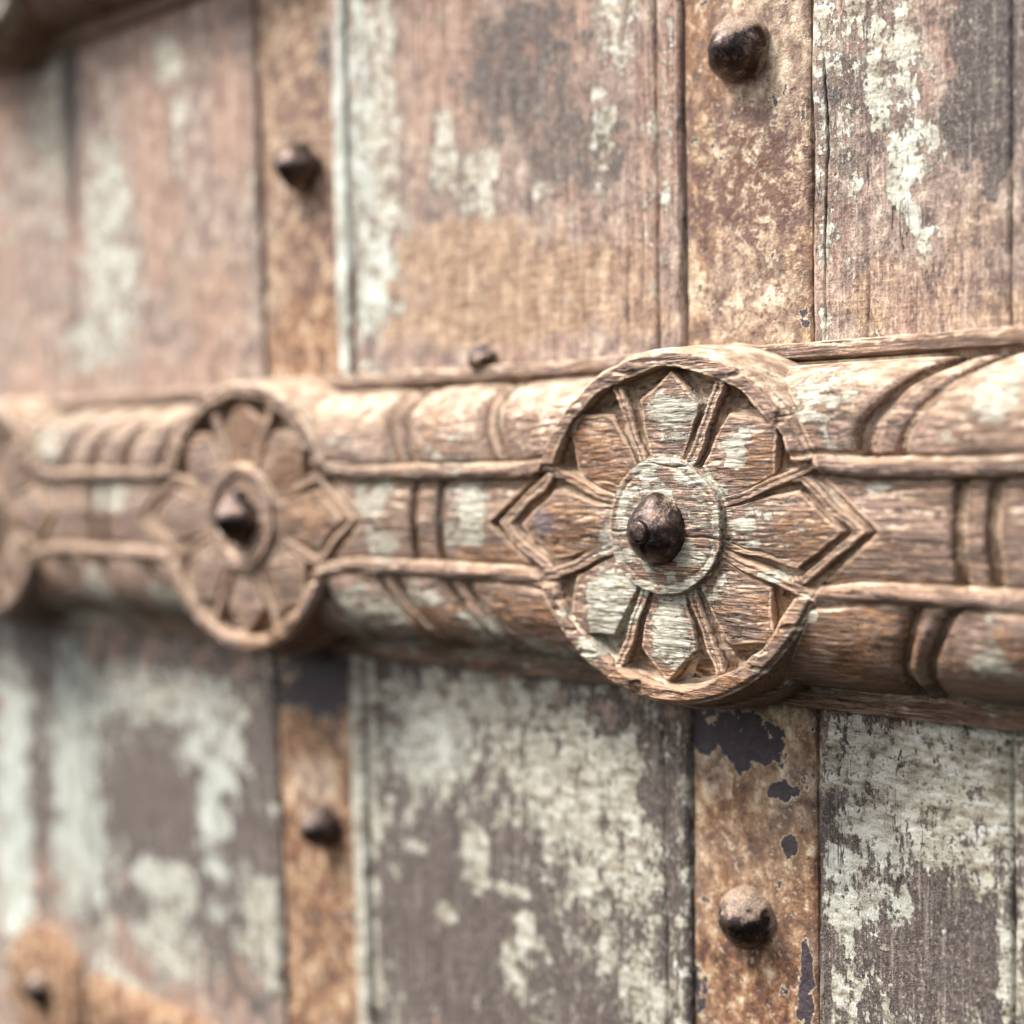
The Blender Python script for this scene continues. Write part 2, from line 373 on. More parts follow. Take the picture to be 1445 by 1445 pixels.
# ---------------------------------------------------------------- door planks
BL_PAINT = [(-98.5, 138.3, 441.1, 85, 0.22), (-103.1, -137.2, 529.8, 88.3, 0.5), (-177.3, 150.2, 11.4, 92.9, 0.7), (-166.5, 187.6, 6.9, 22.2, 0.7), (-174.4, 121.6, 15.7, 50.7, 0.72), (-193.6, 138.3, 4.6, 114.8, 0.95), (-134.6, 139.7, 8.8, 16.1, 0.7), (-113.5, 126.2, 11.4, 13.1, 0.78), (-83.8, 118.9, 5, 4.1, 0.75), (-53.6, 140.1, 5.9, 11, 0.8), (-47.4, 170.6, 9.1, 16.8, 0.66), (-55.5, 124.5, 3.3, 14.7, 0.5), (43.7, 151.2, 17.8, 12.8, 0.62), (59.5, 139.7, 12.2, 18.8, 0.66), (46, 124.1, 10.1, 6.4, 0.7), (63.5, 124.4, 6.2, 12.5, 0.66), (70, 113, 9.4, 8.2, 0.74), (63.4, 103.6, 4.3, 9.6, 1.5), (68, 90.9, 2.4, 5.4, 1.4), (74.9, 84, 6.4, 6.2, 1.3), (47.1, 102.6, 3.5, 3.8, 0.7), (38.2, 89.7, 4.6, 39, 0.42), (35.9, 128.9, 3.6, 19.4, 0.55), (83.8, 139.1, 13.6, 8, 0.3), (91.4, 119.8, 12.1, 17.9, -0.1), (90.1, 77.9, 17.6, 22.1, 0.05), (-71.1, 84.2, 54.8, 22.6, 0.05), (-90.9, 160.2, 21.7, 22.9, 0.1), (-30.2, 116.2, 6.8, 42.7, 0.42), (-424.1, 194.5, 24.1, 53.5, 0.66), (-375.7, 131.9, 27.3, 58.4, 0.64), (-390.7, 81, 39.9, 13.3, 0.62), (-357.8, 99.4, 12.5, 20.4, 0.62), (-320.7, 210.9, 14.2, 13, 0.85), (-310.1, 179.9, 6.9, 22.5, 0.85), (-262.3, 132.1, 10.5, 18.5, 0.45), (-471.9, 157.2, 19.2, 59.6, 0.4), (-405.2, 198.6, 8.2, 52.6, -0.2), (-291.3, 151.5, 16.7, 63.4, 0.1), (-480.1, -177.1, 20.5, 100.9, 0.9), (-447.7, -160.8, 11.9, 41.5, -0.1), (-413.2, -155.8, 26.8, 87.9, 0.85), (-333.4, -88.4, 78.6, 13.5, 0.72), (-352.9, -122.9, 37.8, 20.8, 0.3), (-332.2, -144, 51.7, 27.2, 0), (-253.3, -104.3, 13.5, 18.8, 0), (-275.5, -145.3, 32.8, 16.1, 0.05), (-293.6, -109, 24.8, 14.4, 0.75), (-294.5, -138.5, 13.6, 19.7, 0.9), (-347.3, -176.4, 13.8, 7.6, 1.2), (-325.4, -173.3, 14.5, 8.1, 1.2), (-292.4, -162.6, 7.9, 3.9, 0.8), (-331.2, -204.8, 27, 20.5, 0.7), (-273.5, -170.6, 21.9, 12.9, 0.55), (-257.1, -188.2, 14.9, 22.3, 0.75), (-272.1, -215.3, 14.3, 12.9, 0.1), (-401.9, -219.2, 34.9, 21.9, 0.5), (-369.5, -237.2, 39.8, 10.7, 0.7), (-186.4, -137.3, 8.2, 82.3, 1.5), (-149.1, -83.6, 24.9, 19.6, 0.85), (-109.5, -71.3, 45.5, 13.4, 0.8), (-166.6, -114.1, 17.4, 17.2, 0.6), (-94.8, -79.1, 18.3, 4.2, 0.2), (-96.9, -96.4, 12.6, 5.8, 0.2), (-66.9, -92.5, 37.8, 20.4, 0.85), (-134.3, -156.5, 44.9, 36.1, -0.05), (-103, -131.8, 22.7, 13.4, 0.1), (-156.4, -132.4, 12.8, 4, 0.7), (-139.1, -154.1, 6.6, 4.5, 1.1), (-122, -129.6, 6.3, 12, 1), (-96.2, -165.1, 12.8, 13.3, 0.85), (-96, -149.1, 4.5, 4.2, 1.2), (-110.7, -138.5, 19.3, 2.7, 0.8), (-53.9, -123.4, 23.5, 17.6, 0.72), (-92, -129.9, 18.4, 5.3, 0.5), (-47.7, -147.3, 19.9, 15, 0.55), (-31.1, -92.7, 7.5, 10.7, -0.1), (-25.3, -118.5, 4.4, 29.1, 0.35), (-38.3, -162.6, 9.8, 12.4, 0.75), (-74.9, -170.9, 21.4, 13, 0.25), (69.1, -68.5, 40.3, 12.7, 0.95), (42, -91.5, 10.8, 8.4, -0.1), (34, -124, 4.8, 31.3, 0), (61.8, -90.7, 24.3, 10.7, 0.88), (87.3, -82.7, 15.8, 12.4, 0.8), (75.9, -105.4, 21.1, 6.3, 0.4), (44.4, -113.1, 10.3, 15.4, 0.85), (75.8, -126.4, 22.5, 16.9, 0.08), (46.8, -136.9, 9.3, 13.2, 0.6), (98.1, -125.8, 4.9, 14.3, 0.8), (59.3, -114.8, 6.4, 6.5, 0.7), (91.7, -102.5, 11.2, 4.1, 0.5)]
BL_DARK = [(-103.1, -137.2, 529.8, 88.3, 0.95), (91.4, 127.7, 14.6, 25.9, 1.45), (70.1, 131.5, 11.8, 12.3, 0.2), (-94.4, 165.9, 40.2, 28.1, 0.6), (-63.7, 130.6, 30.4, 19.8, 0.55), (-128.9, 129.5, 23.7, 16, 0.45), (43.6, 134.1, 15.3, 12.8, 0.55), (39.5, 93.8, 5.1, 13, 0.5), (45.9, 110.2, 10.1, 6.4, 0.5), (67.6, 96.8, 14.1, 12.4, 0.1), (-456.3, -245.4, 61.5, 23, 0.4), (-165.5, -62.7, 25.8, 8.5, 1), (-468.1, -76.4, 53.5, 15.2, 1.2), (-464.6, 186, 30.4, 73.8, 0.25), (-433, 239.1, 43.4, 28.6, 0.5), (-262.6, 212.3, 31.7, 18.3, 0.45), (-406.5, 198.8, 9.6, 52.6, 0.9)]
BL_OCHRE = [(-125.5, 99.7, 39, 14.7, 1.1), (-71.1, 86.7, 37.7, 12.5, 0.8), (-107, 74.2, 59.7, 10.5, 0.85), (-162.3, 86.7, 16.9, 16.7, 0.6), (-38.5, 71.6, 15.8, 12, 0.6), (88, 86.2, 11.1, 14.1, 0.5), (55.5, 68.7, 9.7, 12.7, 0.8), (92.3, 63.7, 17.4, 8, 0.6), (-287.4, 97, 33, 31.7, 0.45), (-467.3, 212.4, 15.3, 29.5, 0.5), (-103.1, -137.2, 529.8, 88.3, 0.1), (69.8, 67.5, 18.7, 10.4, 0.5)]
BL_GREEN = [(-186.9, 151.7, 11.7, 108.1, 0.9), (-179.6, 85.2, 17.6, 34.1, 0.8), (-478.8, -146.2, 156.8, 116, 0.8), (-480.1, -177.1, 31.6, 100.9, 1), (-294.3, -131.9, 33.9, 52.4, 0.8), (-149.2, -89.2, 25, 16.8, 0.5), (65.3, 103.3, 14.3, 31.2, 0.4), (52, -107.4, 20.1, 17.4, 0.45), (-376.5, 111.2, 51.9, 68.9, 0.5)]
ZT = 400.0
def shear(x):
    return np.interp(x, [-405, -248, -190, -30, 100], [.005, .025, .022, .004, .0])
def wobx(z, k): return n2(z * .03 + k * 7.3, z * 0 + k * 3.1, 11) * 1.0 + n2(z * .25 + k * 5, z * 0 + k, 12) * .28
def columns(x0, x1, step, extra=()):
    c = list(np.linspace(x0, x1, max(3, int(round((x1 - x0) / step)) + 1)))
    for e in (0, .15, .4, .9, 1.6): c += [x0 + e, x1 - e]
    for e in extra:
        for d in (-1.4, -.8, -.45, -.2, 0, .2, .45, .8, 1.4): c.append(e + d)
    c = sorted(c); o = [c[0]]
    for v in c[1:]:
        if v - o[-1] > .08: o.append(v)
    return np.array(o)
def plank(x0, x1, step, top=0.0, cracks=(), rnd=.9, seed=0, mat=None, bulge=0.0, attrf=None, name='plank', zr=None, zstep=1.5, edge=(0, 0)):
    xs = columns(x0, x1, step, [c[0] for c in cracks])
    za, zb = zr or (-ZT, ZT)
    zs = np.linspace(za, zb, int((zb - za) / zstep) + 1)
    X, Z = np.meshgrid(xs, zs)
    ex = np.minimum(X - x0, x1 - X)
    h = top + .45 * fbm(X * .03 + seed, Z * .012, 20 + seed, 3) + .16 * fbm(X * .22, Z * .07, 30 + seed, 3)
    nick = .7 * np.clip(n2(Z * .11 + seed, X * 0 + seed * 3.7, 44), 0, 1)
    h = h - (rnd + nick * rnd) * (1 - sm(ex / (1.3 + 1.2 * nick))) + bulge * np.sqrt(np.clip(1 - ((X - (x0 + x1) / 2) / ((x1 - x0) / 2)) ** 2, 0, 1))
    ck = np.zeros_like(h)
    XX = X.copy()
    for (cx, ca, cb, wd, dp) in cracks:
        win = sm((Z - ca) / 12) * sm((cb - Z) / 12)
        g = np.exp(-((X - cx) / wd) ** 2) * win * (.55 + .45 * np.clip(n2(Z * .12, Z * 0 + cx, 51) * 2 + .6, 0, 1))
        h -= dp * g; ck = np.maximum(ck, g)
        XX += wobx(Z, cx) * 1.3 * np.exp(-((X - cx) / 6) ** 2)
    wl_ = wobx(Z, x0 + .5) * .35; wr = wobx(Z, x1 + .5) * .35
    XX += wl_ * sm(1 - (X - x0) / 6) + wr * sm(1 - (x1 - X) / 6)
    h[:, 0] = -8.5; h[:, -1] = -8.5
    XX -= shear(X) * Z
    co = np.stack([XX, -h, Z], -1).reshape(-1, 3) / 1000
    at = attrf(XX, Z) if attrf else {'paint': blobs(XX, Z, .0, BL_PAINT), 'dark': blobs(XX, Z, .0, BL_DARK), 'ochre': blobs(XX, Z, .15, BL_OCHRE), 'green': np.clip(blobs(XX, Z, .0, BL_GREEN), 0, 1)}
    at['crack'] = ck
    at = {k: v.ravel() for k, v in at.items()}
    q = grid_quads(len(zs), len(xs))[:, ::-1]
    return make_mesh(name, co, q, at)

door = empty('wooden_door', (0, 0, -.4))
tag(door, 'old weathered wooden door of wide vertical planks with peeling pale green paint', 'door')
DL = (0, 0, .4)
def door_part(x0, x1, step, label=None, **k):
    o = link_mesh('plank', plank(x0, x1, step, **k), M_DOOR, door, DL)
    if label: o['label'] = label
door_part(-640, -405.5, 3.0, seed=1)
door_part(-404.5, -248.7, 1.8, seed=2, top=.3)
door_part(-196.6, -187.2, .9, seed=3, bulge=2.2, rnd=.4, label='narrow pale rounded edge strip beside the far iron strap')
door_part(-186.6, -29.4, 1.3, seed=4, cracks=[(-42, 60, 110, .4, .8)])
door_part(-28.8, -19.0, .7, seed=5, top=.5)
door_part(33.0, 98.7, .8, seed=6, top=1.0, rnd=1.2, cracks=[(38.2, 55, 150, .35, 1.4), (53.5, 55, 82, .3, .5)])
door_part(98.95, 240, 1.8, seed=7, top=.9, rnd=.5)
bk = np.array([[x, y, z] for y in (.0085, .03) for z in (-.4, .4) for x in (-.64, .24)])
bq = np.array([[0, 1, 3, 2], [4, 6, 7, 5], [0, 2, 6, 4], [1, 5, 7, 3], [0, 4, 5, 1], [2, 3, 7, 6]])
o = link_mesh('backing_board', make_mesh('backing_board', bk, bq, smooth=False), M_BACK, door, DL)

# ---------------------------------------------------------------- iron straps
BL_SRUST = [(7.9, 122.3, 33.6, 58.5, 0.45), (20.3, 144.8, 13.6, 22, 0.1), (-11.7, 157.6, 7.7, 27.6, 0.75), (7.4, 72.7, 25.1, 13.6, 0.35), (-12.2, 113.8, 4.1, 46.3, 0.6), (5.7, -110.9, 34.4, 60.4, 0.62), (6.7, -152.5, 28.9, 14, 1), (23.8, -85.2, 8.1, 11.3, 0.3), (-9.9, -80.4, 5.9, 9.5, 0.2), (-219.2, 156.5, 28.9, 88.3, 0.55), (-216.4, 76.3, 23.8, 17.8, 1.2), (-222.3, -158.3, 29.6, 79.5, 0.8), (-221.2, -115.6, 14.6, 12.2, 0.1)]
BL_SDARK = [(1.8, -70.1, 19.5, 9.8, 1.1), (-14.1, -65.5, 9, 5.2, 0.9), (19.7, -86.2, 6, 4.5, 0.95), (21.5, -102.5, 3.3, 3.6, 0.9), (-15.1, -157.4, 3.1, 12, 0.8), (26.5, -148, 3.3, 15.9, 0.9), (15.9, -59, 13.8, 1.8, -0.2), (16.1, 121.1, 11, 13.3, 0.1), (-215.3, -69.8, 33.5, 15, 1.2), (-206.4, 195.3, 6.6, 17.3, 0.6)]
BL_SSPOT = [(9.1, 108.7, 22.3, 29.2, 0.9), (7.4, 77.2, 16.8, 13.6, 0.35), (-219.2, 156.5, 28.9, 58.9, 0.6), (9.5, 146.8, 16.8, 13.4, 0)]
def strap_attr(X, Z):
    return {'rust': blobs(X, Z, .55, BL_SRUST), 'dark': blobs(X, Z, .0, BL_SDARK, wob=.25), 'spot': blobs(X, Z, .2, BL_SSPOT)}
def strap(x0, x1, step, label, seed):
    o = link_mesh('iron_strap', plank(x0, x1, step, top=-1.7, seed=seed, rnd=.7, attrf=strap_attr, name='iron_strap'), M_STRAP)
    tag(o, label, 'iron strap', 'vertical iron straps let into the door')
strap(-248.2, -197.2, 1.6, 'orange-rusted vertical iron strap behind the smaller blurred rosette, left of the pale rounded strip', 8)
strap(-18.6, 30.9, .8, 'mottled cream and rust vertical iron strap passing behind the large sharp rosette', 9)

# horizontal strap low at the far left, its end a round plate
def low_strap():
    n = 70; xs = np.linspace(-400, 40, n); prof = [(-233.5, -1), (-233.7, 3.0), (-235, 4.2), (-250, 4.6), (-275, 4.2), (-276.5, 3.0), (-276.8, -1)]
    X = np.repeat(xs[:, None], len(prof), 1)
    Z = np.array([[p[0] for p in prof]] * n) - (X + 400) * .015 + n2(X * .05, X * 0 + 2, 60) * .8
    Hh = np.array([[p[1] for p in prof]] * n) + n2(X * .04, Z * .04, 61) * .5
    co = np.stack([X, -Hh, Z], -1).reshape(-1, 3) / 1000
    at = {'rust': np.full(len(co), 1.0), 'dark': np.zeros(len(co)), 'spot': np.zeros(len(co))}
    root = link_mesh('iron_band', make_mesh('iron_band', co, grid_quads(n, len(prof))[:, ::-1], at), M_STRAP)
    tag(root, 'orange-rusted horizontal iron band with a round end plate at the lower left edge', 'iron band')
    th = np.linspace(0, 2 * np.pi, 64, endpoint=False); rr = [(32.5, -1), (32.3, 3.5), (30, 5.6), (20, 6.4), (10, 6.8), (0.01, 7)]
    co = np.array([[(-443 + r * math.cos(t) * 1.25), -(h + .4 * math.sin(3 * t)), -250 + r * math.sin(t)] for r, h in rr for t in th]) / 1000
    at = {'rust': np.full(len(co), 1.1), 'dark': np.zeros(len(co)), 'spot': np.zeros(len(co))}
    link_mesh('end_plate', make_mesh('end_plate', co, grid_quads(len(rr), 64, True), at), M_STRAP, root)
low_strap()

# ---------------------------------------------------------------- carved rosettes
def poly_sd(a, b, pts):
    sd = np.full_like(a, 1e9); n = len(pts)
    for i in range(n):
        (ax, ay), (bx, by) = pts[i], pts[(i + 1) % n]
        ex, ey = bx - ax, by - ay; L = math.hypot(ex, ey)
        sd = np.minimum(sd, ((a - ax) * (-ey) + (b - ay) * ex) / L)
    return sd
RSX = 1.05; RDX = -1.2
SIDE = [(20, -6), (46, -12), (61, 0), (46, 12), (20, 6)]
def outline(th):
    """radius of the rosette's edge for an angle: disc with a pointed tongue left and right"""
    c = np.abs(np.cos(th)); s = np.abs(np.sin(th))
    # edge line of the side petal's tip moved out by 9.2 mm
    L = math.hypot(15, 12); nx, ny = 12 / L, 15 / L
    k = nx * 61 + np.where(np.cos(th) > 0, 6.4, 9.2)
    chev = k / np.maximum(nx * c + ny * s, 1e-3)
    return np.where(s * chev < 17.5, np.maximum(55.0, chev), 55.0)
def rosette_height(u, v, P, seed, want=False):
    r = np.hypot(u, v)
    wu = u + .9 * n2(u * .09, v * .09, seed + 1) + .13 * n2(u * .3, v * .6, seed + 21); wv = v + .9 * n2(u * .09 + 40, v * .09, seed + 2) + .12 * n2(u * .3, v * .6, seed + 22)
    rr = np.hypot(wu, wv)
    floor = 27.3 + .7 * fbm(u * .1, v * .25, seed + 3, 3) - P['deep'] - 2.6 * sm((rr - 41) / 5) * (np.abs(v) > 18)
    best = floor.copy(); rid = np.zeros(u.shape, int)
    def put(h, i):
        nonlocal best, rid
        k = h > best
        rid = np.where(k, i, rid); best = np.where(k, h, best)
    for i, (ang, pts, top, tl) in enumerate(P['petals']):
        ca, sa = math.cos(math.radians(ang)), math.sin(math.radians(ang))
        a = wu * ca + wv * sa; b = -wu * sa + wv * ca
        sd = poly_sd(a, b, pts)
        hh = floor - 1.6 + (top - floor + 1.6) * sm((sd + .6) / 1.3) + 1.3 * np.clip(sd / 9, 0, 1) + tl[0] * (a - 35) * .02 * (sd > -1) + tl[1] * b * .04 * (sd > -1)
        put(np.where(sd > -.9, hh, -99), 1 + i)
    for i, (ang, hw, top) in enumerate(P['spokes']):
        ca, sa = math.cos(math.radians(ang)), math.sin(math.radians(ang))
        a = wu * ca + wv * sa; b = np.abs(-wu * sa + wv * ca)
        s_ = sm((hw + .5 - b) / 1.3) * sm((a - 19) / 2) * sm((57 - a) / 3)
        hh = floor + (top - floor) * s_ - .3 * np.exp(-(b / .45) ** 2) - 1.2 * np.exp(-((b - hw - .7) / .6) ** 2) * sm((54 - a) / 8)
        put(np.where(s_ > .02, hh, -99), 11 + i)
    # double chevrons round the two side petals
    for i, sgn in enumerate((1, -1)):
        for j, tb in enumerate((1, -1)):
            sd = poly_sd(wu * sgn, wv, SIDE); 
            okk = (wu * sgn > 44) & (wv * tb >= 0) & (np.abs(v) < 18.5)
            of = 0.0 if sgn < 0 else 2.0
            bar = sm((sd + 7.0 - of) / 1.0) * sm((-2.3 + of * .5 - sd) / 1.0) * sm((18 - np.abs(wv)) / 2.5)
            hh = floor + 1.0 + (31.0 - floor - 1.0) * bar - .3 * np.exp(-((sd + 4.7 - of) / .5) ** 2)
            put(np.where(okk & (bar > .03), hh, -99), 21 + i * 2 + j)
    rim = sm((rr - 48.2) / 1.4) * sm((np.abs(v) - 17.5) / 3)
    prof = 33.2 - .10 * np.clip(r - 52, -9, 0) ** 2 * .6 - 1.6 * sm((r - 53.6) / 1.5) + .7 * n2(u * .10, v * .16, seed + 6) - 3.2 * np.clip(n2(u * .13, v * .30, seed + 26) - .30, 0, .5)
    put(np.where(rim > .02, floor + (prof - floor) * rim, -99), 31)
    hub = sm((22.6 - rr) / 1.7)
    hh = floor + (33.6 - floor) * hub + .4 * np.cos(np.clip(r / 22, 0, 1) * 1.5) - .35 * np.exp(-((rr - 18.6) / .7) ** 2) - 1.6 * np.exp(-((rr - 22.5) / .6) ** 2)
    hh = hh - P['dish'] * sm((18.5 - rr) / 2.5)
    put(np.where(rr < 22.8, hh, -99), 32)
    h = best
    tool = .30 * fbm(u * .10, v * .45, seed + 4, 3) + .13 * n2(u * .18, v * 1.5, seed + 5)
    h = h + tool * np.where(rid == 0, .8, 1.0)
    for (x0, z0, x1, z1, w, d) in P['cracks']:
        L = math.hypot(x1 - x0, z1 - z0); tx, tz = (x1 - x0) / L, (z1 - z0) / L
        t = (u - x0) * tx + (v - z0) * tz; q = -(u - x0) * tz + (v - z0) * tx - 1.0 * n2(u * .12, v * 0 + x0, seed + 8)
        h = h - d * np.exp(-(q / w) ** 2) * sm(t / 3) * sm((L - t) / 3)
    if want: return h, rid
    return h

def rosette_spec(seed, cracks, var=1.0):
    R = np.random.RandomState(seed); P = {'petals': [], 'spokes': [], 'cracks': cracks}
    for ang in (0, 41, 90, 139, 180, 221, 270, 319):
        j = lambda s: R.uniform(-s, s) * var
        if ang in (0, 180): pts = list(SIDE)
        elif ang in (90, 270): pts = [(20, -6.6), (38.5 + j(1), -11.4 + j(.6)), (48.8, j(1.2)), (38.5 + j(1), 11.4 + j(.6)), (20, 6.6)]
        else: pts = [(20, -6.4), (39 + j(1), -12.4 + j(.6)), (51.4 + (2.6 if ang in (139, 221) else 0), j(1)), (39 + j(1), 12.4 + j(.6)), (20, 6.4)]
        P['petals'].append((ang + (0 if ang in (0, 180) else j(1.5)), pts, 30.6 + j(.5), (j(1), j(1))))
    for ang in (20, 66, 114, 160, 200, 246, 294, 340):
        P['spokes'].append((ang + R.uniform(-1, 1) * var, 1.9 + R.uniform(-.2, .4), 31.0 + R.uniform(-.3, .4)))
    return P

SPEC = {0: ('recessed_ground', None, None), 31: ('rim', None, None), 32: ('hub', None, None), 40: ('side_wall', None, None)}
for i in range(8): SPEC[1 + i] = ('petal', None, None); SPEC[11 + i] = ('spoke', None, None)
for i in range(4): SPEC[21 + i] = ('chevron_bar', None, None)

def build_rosette(cx, cz, seed, nr, na, cracks, paint, orange, dark, label, bp=.10, bo=.25, deep=0.0, dish=0.0, plabels=None):
    P = rosette_spec(seed, cracks); P['deep'] = deep; P['dish'] = dish
    th = np.linspace(0, 2 * np.pi, na, endpoint=False)
    # finer near the sharp bends
    R = outline(th)
    rho = np.linspace(0.002, 1, nr)
    TH, RH = np.meshgrid(th, rho)
    RR = RH * R[None, :]
    U = RR * np.cos(TH); V = RR * np.sin(TH)
    H, rid = rosette_height(U, V, P, seed, True)
    m = 0
    for k in range(6):
        a = k * np.pi / 3; m = m + rosette_height(U + 1.5 * math.cos(a), V + 1.5 * math.sin(a), P, seed)
    cav = np.clip((H - m / 6) / 1.2, -1, 1)
    # outer wall rings
    chev = (R > 55.5)
    wall = [(.35, -.5), (.7, -1.6), (.95, -4), (1.3, -8), (1.9, -13), (2.5, -20), (3.0, -30)]
    He = H[-1].copy(); He[chev] = np.minimum(He[chev], 27.5); H[-1] = He
    Us, Vs, Hs, cs = [U], [V], [H], [cav]
    for (dr, dh) in wall:
        rr = R + dr * np.where(chev, .25, 1) + .35 * n2(th * 9, th * 0 + dh, seed + 9) * (dr > .5)
        Us.append((rr * np.cos(th))[None]); Vs.append((rr * np.sin(th))[None]); Hs.append(np.maximum(He + dh, 2)[None]); cs.append(np.full((1, na), .1 if dh > -2 else 0.0))
    U = np.concatenate(Us); V = np.concatenate(Vs); H = np.concatenate(Hs); cav = np.concatenate(cs)
    n = U.shape[0]; U = U * RSX + RDX
    X = U + cx; Z = V + cz
    co = np.stack([U, -H, V], -1).reshape(-1, 3) / 1000
    q = grid_quads(n, na, True)
    fr = np.full((n, na), 40); fr[:nr] = rid
    fid = fr.ravel()[q[:, 0]]
    at = {'cav': cav.ravel(), 'paint': blobs(X, Z, bp, paint, .1).ravel(), 'orange': blobs(X, Z, bo, orange, .1).ravel(), 'dark': blobs(X, Z, 0., dark, .1).ravel()}
    root = empty('carved_rosette', (cx / 1000, 0, cz / 1000))
    tag(root, label, 'rosette', 'carved eight-petalled rosettes on the wooden moulding')
    parts = split_parts(co, q, fid, at, SPEC, M_WOOD, root)
    for k_, l_ in (plabels or {}).items(): parts[k_]['label'] = l_
    # block under the disc, showing past its edge at top and bottom
    for sg in (1, -1):
        ta = np.linspace(math.radians(64 if sg > 0 else 48), math.radians(116 if sg > 0 else 132), 90) * sg
        pr = [(45, 17), (57.5, 17.5), (58.6, 16.6), (59.0, 14), (59.6, 8), (60.2, -1)]
        T, I = np.meshgrid(ta, np.arange(len(pr))); pa = np.array(pr)
        r_ = pa[I, 0] - (1.8 if sg > 0 else 0) + .5 * n2(T * 6, I * .5, seed + 15) ; h_ = pa[I, 1] * (.6 if sg > 0 else 1) + .4 * n2(T * 9, I * .5, seed + 16)
        co = np.stack([r_ * np.cos(T) * 1.03 + RDX, -h_, r_ * np.sin(T)], -1).reshape(-1, 3) / 1000
        qq = grid_quads(len(pr), len(ta)); qq = qq if sg > 0 else qq[:, ::-1]
        z0 = np.zeros(len(co))
        link_mesh('base_block', make_mesh('base_block', co, qq, {'cav': z0, 'paint': z0 + .2, 'orange': z0 + .4, 'dark': z0}), M_WOOD, root)
    return root

R_PAINT = [(-11.6, 11.8, 11.6, 4.9, 0.85), (12.3, 9.7, 9.2, 8.7, 0.9), (-3.3, -19.2, 20, 5.3, 0.95), (12.2, -3.3, 5.4, 6.5, 0.8), (-4.5, -0.3, 28.6, 22.2, 0.56), (1.6, 37.1, 11.8, 4.8, 0.85), (2.9, 29.4, 7.3, 4.8, 0.6), (-0, 20.7, 14.1, 3.1, 0.6), (27.1, 25.6, 8.8, 5.1, 0.72), (25.8, 20.4, 4.7, 2.1, 0.9), (36.1, 20.3, 6.1, 8.3, -0.1), (32.1, 0.3, 10.3, 7.2, 0.72), (44.6, -2.5, 9.9, 8.3, 0.3), (-28.5, -26.1, 13.5, 11.5, 1), (-38.7, -27.8, 3.8, 11.7, 0.1), (0.8, -33.3, 9.6, 9.7, 0.9), (10.6, -27.2, 5.5, 8.7, 0.2), (27.9, -27.3, 3.7, 1.3, 1), (20.1, -18.1, 6.4, 4.3, 0.5), (34.4, -23.8, 8.7, 8.4, 0), (-30.8, 23.3, 15.3, 11.5, -0.3), (-46.9, 0, 16, 9.4, 0), (38.3, -14.1, 6.1, 1.7, 0.9), (-33.3, -40.2, 6.2, 3.2, 0.8), (31.7, -38.7, 10.3, 4.2, 0.3), (-52.2, -28.5, 2.6, 3.3, 0.9)]
R_ORANGE = [(-30.8, 23.3, 15.3, 12.6, 0.95), (-46.9, -1.1, 16, 9.4, 0.8), (32.3, 20.3, 8.7, 7.1, 0.8), (36.9, -25.7, 7.6, 7.1, 0.8), (47.1, -2.5, 9.8, 8.2, 0.7), (15.8, -49.7, 43.4, 5.6, 0.95), (54.6, 22.1, 7.2, 16.2, 0.3), (-222, 34.6, 14.6, 14.4, 0.7), (-193.9, 22.8, 13.7, 8.4, 0.5), (-181, 0.5, 17.8, 11.1, 0.8), (-195.8, -47.7, 27.7, 8.5, 0.9)]
R_DARK = [(-54.3, 0.4, 4.9, 4.7, 1.3)]
build_rosette(0, 0, 100, 250, 1150, [(-24, -1.4, 24, -3.2, .32, 1.3), (39, 33, 54, 33.2, .35, 1.4), (22, -4.5, 44, -9, .25, .7), (-40, 17, -18, 13, .3, .6), (-6, 19.5, 14, 18.5, .25, .7)],
              R_PAINT, R_ORANGE, R_DARK, 'large sharp carved rosette with flaking pale paint on hub and petals, over the mottled strap', bo=.32,
              plabels={4: 'bare orange-brown petal with heavy grain', 6: 'petal almost wholly covered in pale paint', 5: 'side petal with a purple-grey spot'})
build_rosette(-223, 0, 200, 130, 640, [], R_PAINT, R_ORANGE, R_DARK, 'smaller blurred brown rosette left of centre, in front of the orange-rusted strap', bp=.05, bo=.3, deep=1.8, dish=2.2)
build_rosette(-446, 0, 300, 80, 380, [], R_PAINT, R_ORANGE, R_DARK, 'blurred rosette cut off by the left edge of the photograph at mid height', bp=.1, bo=.1, deep=1.5, dish=2)
build_rosette(-446, 288, 400, 70, 320, [], R_PAINT, R_ORANGE, R_DARK, 'blurred pale rosette whose lower edge shows in the top left corner', bp=.5, bo=.1)

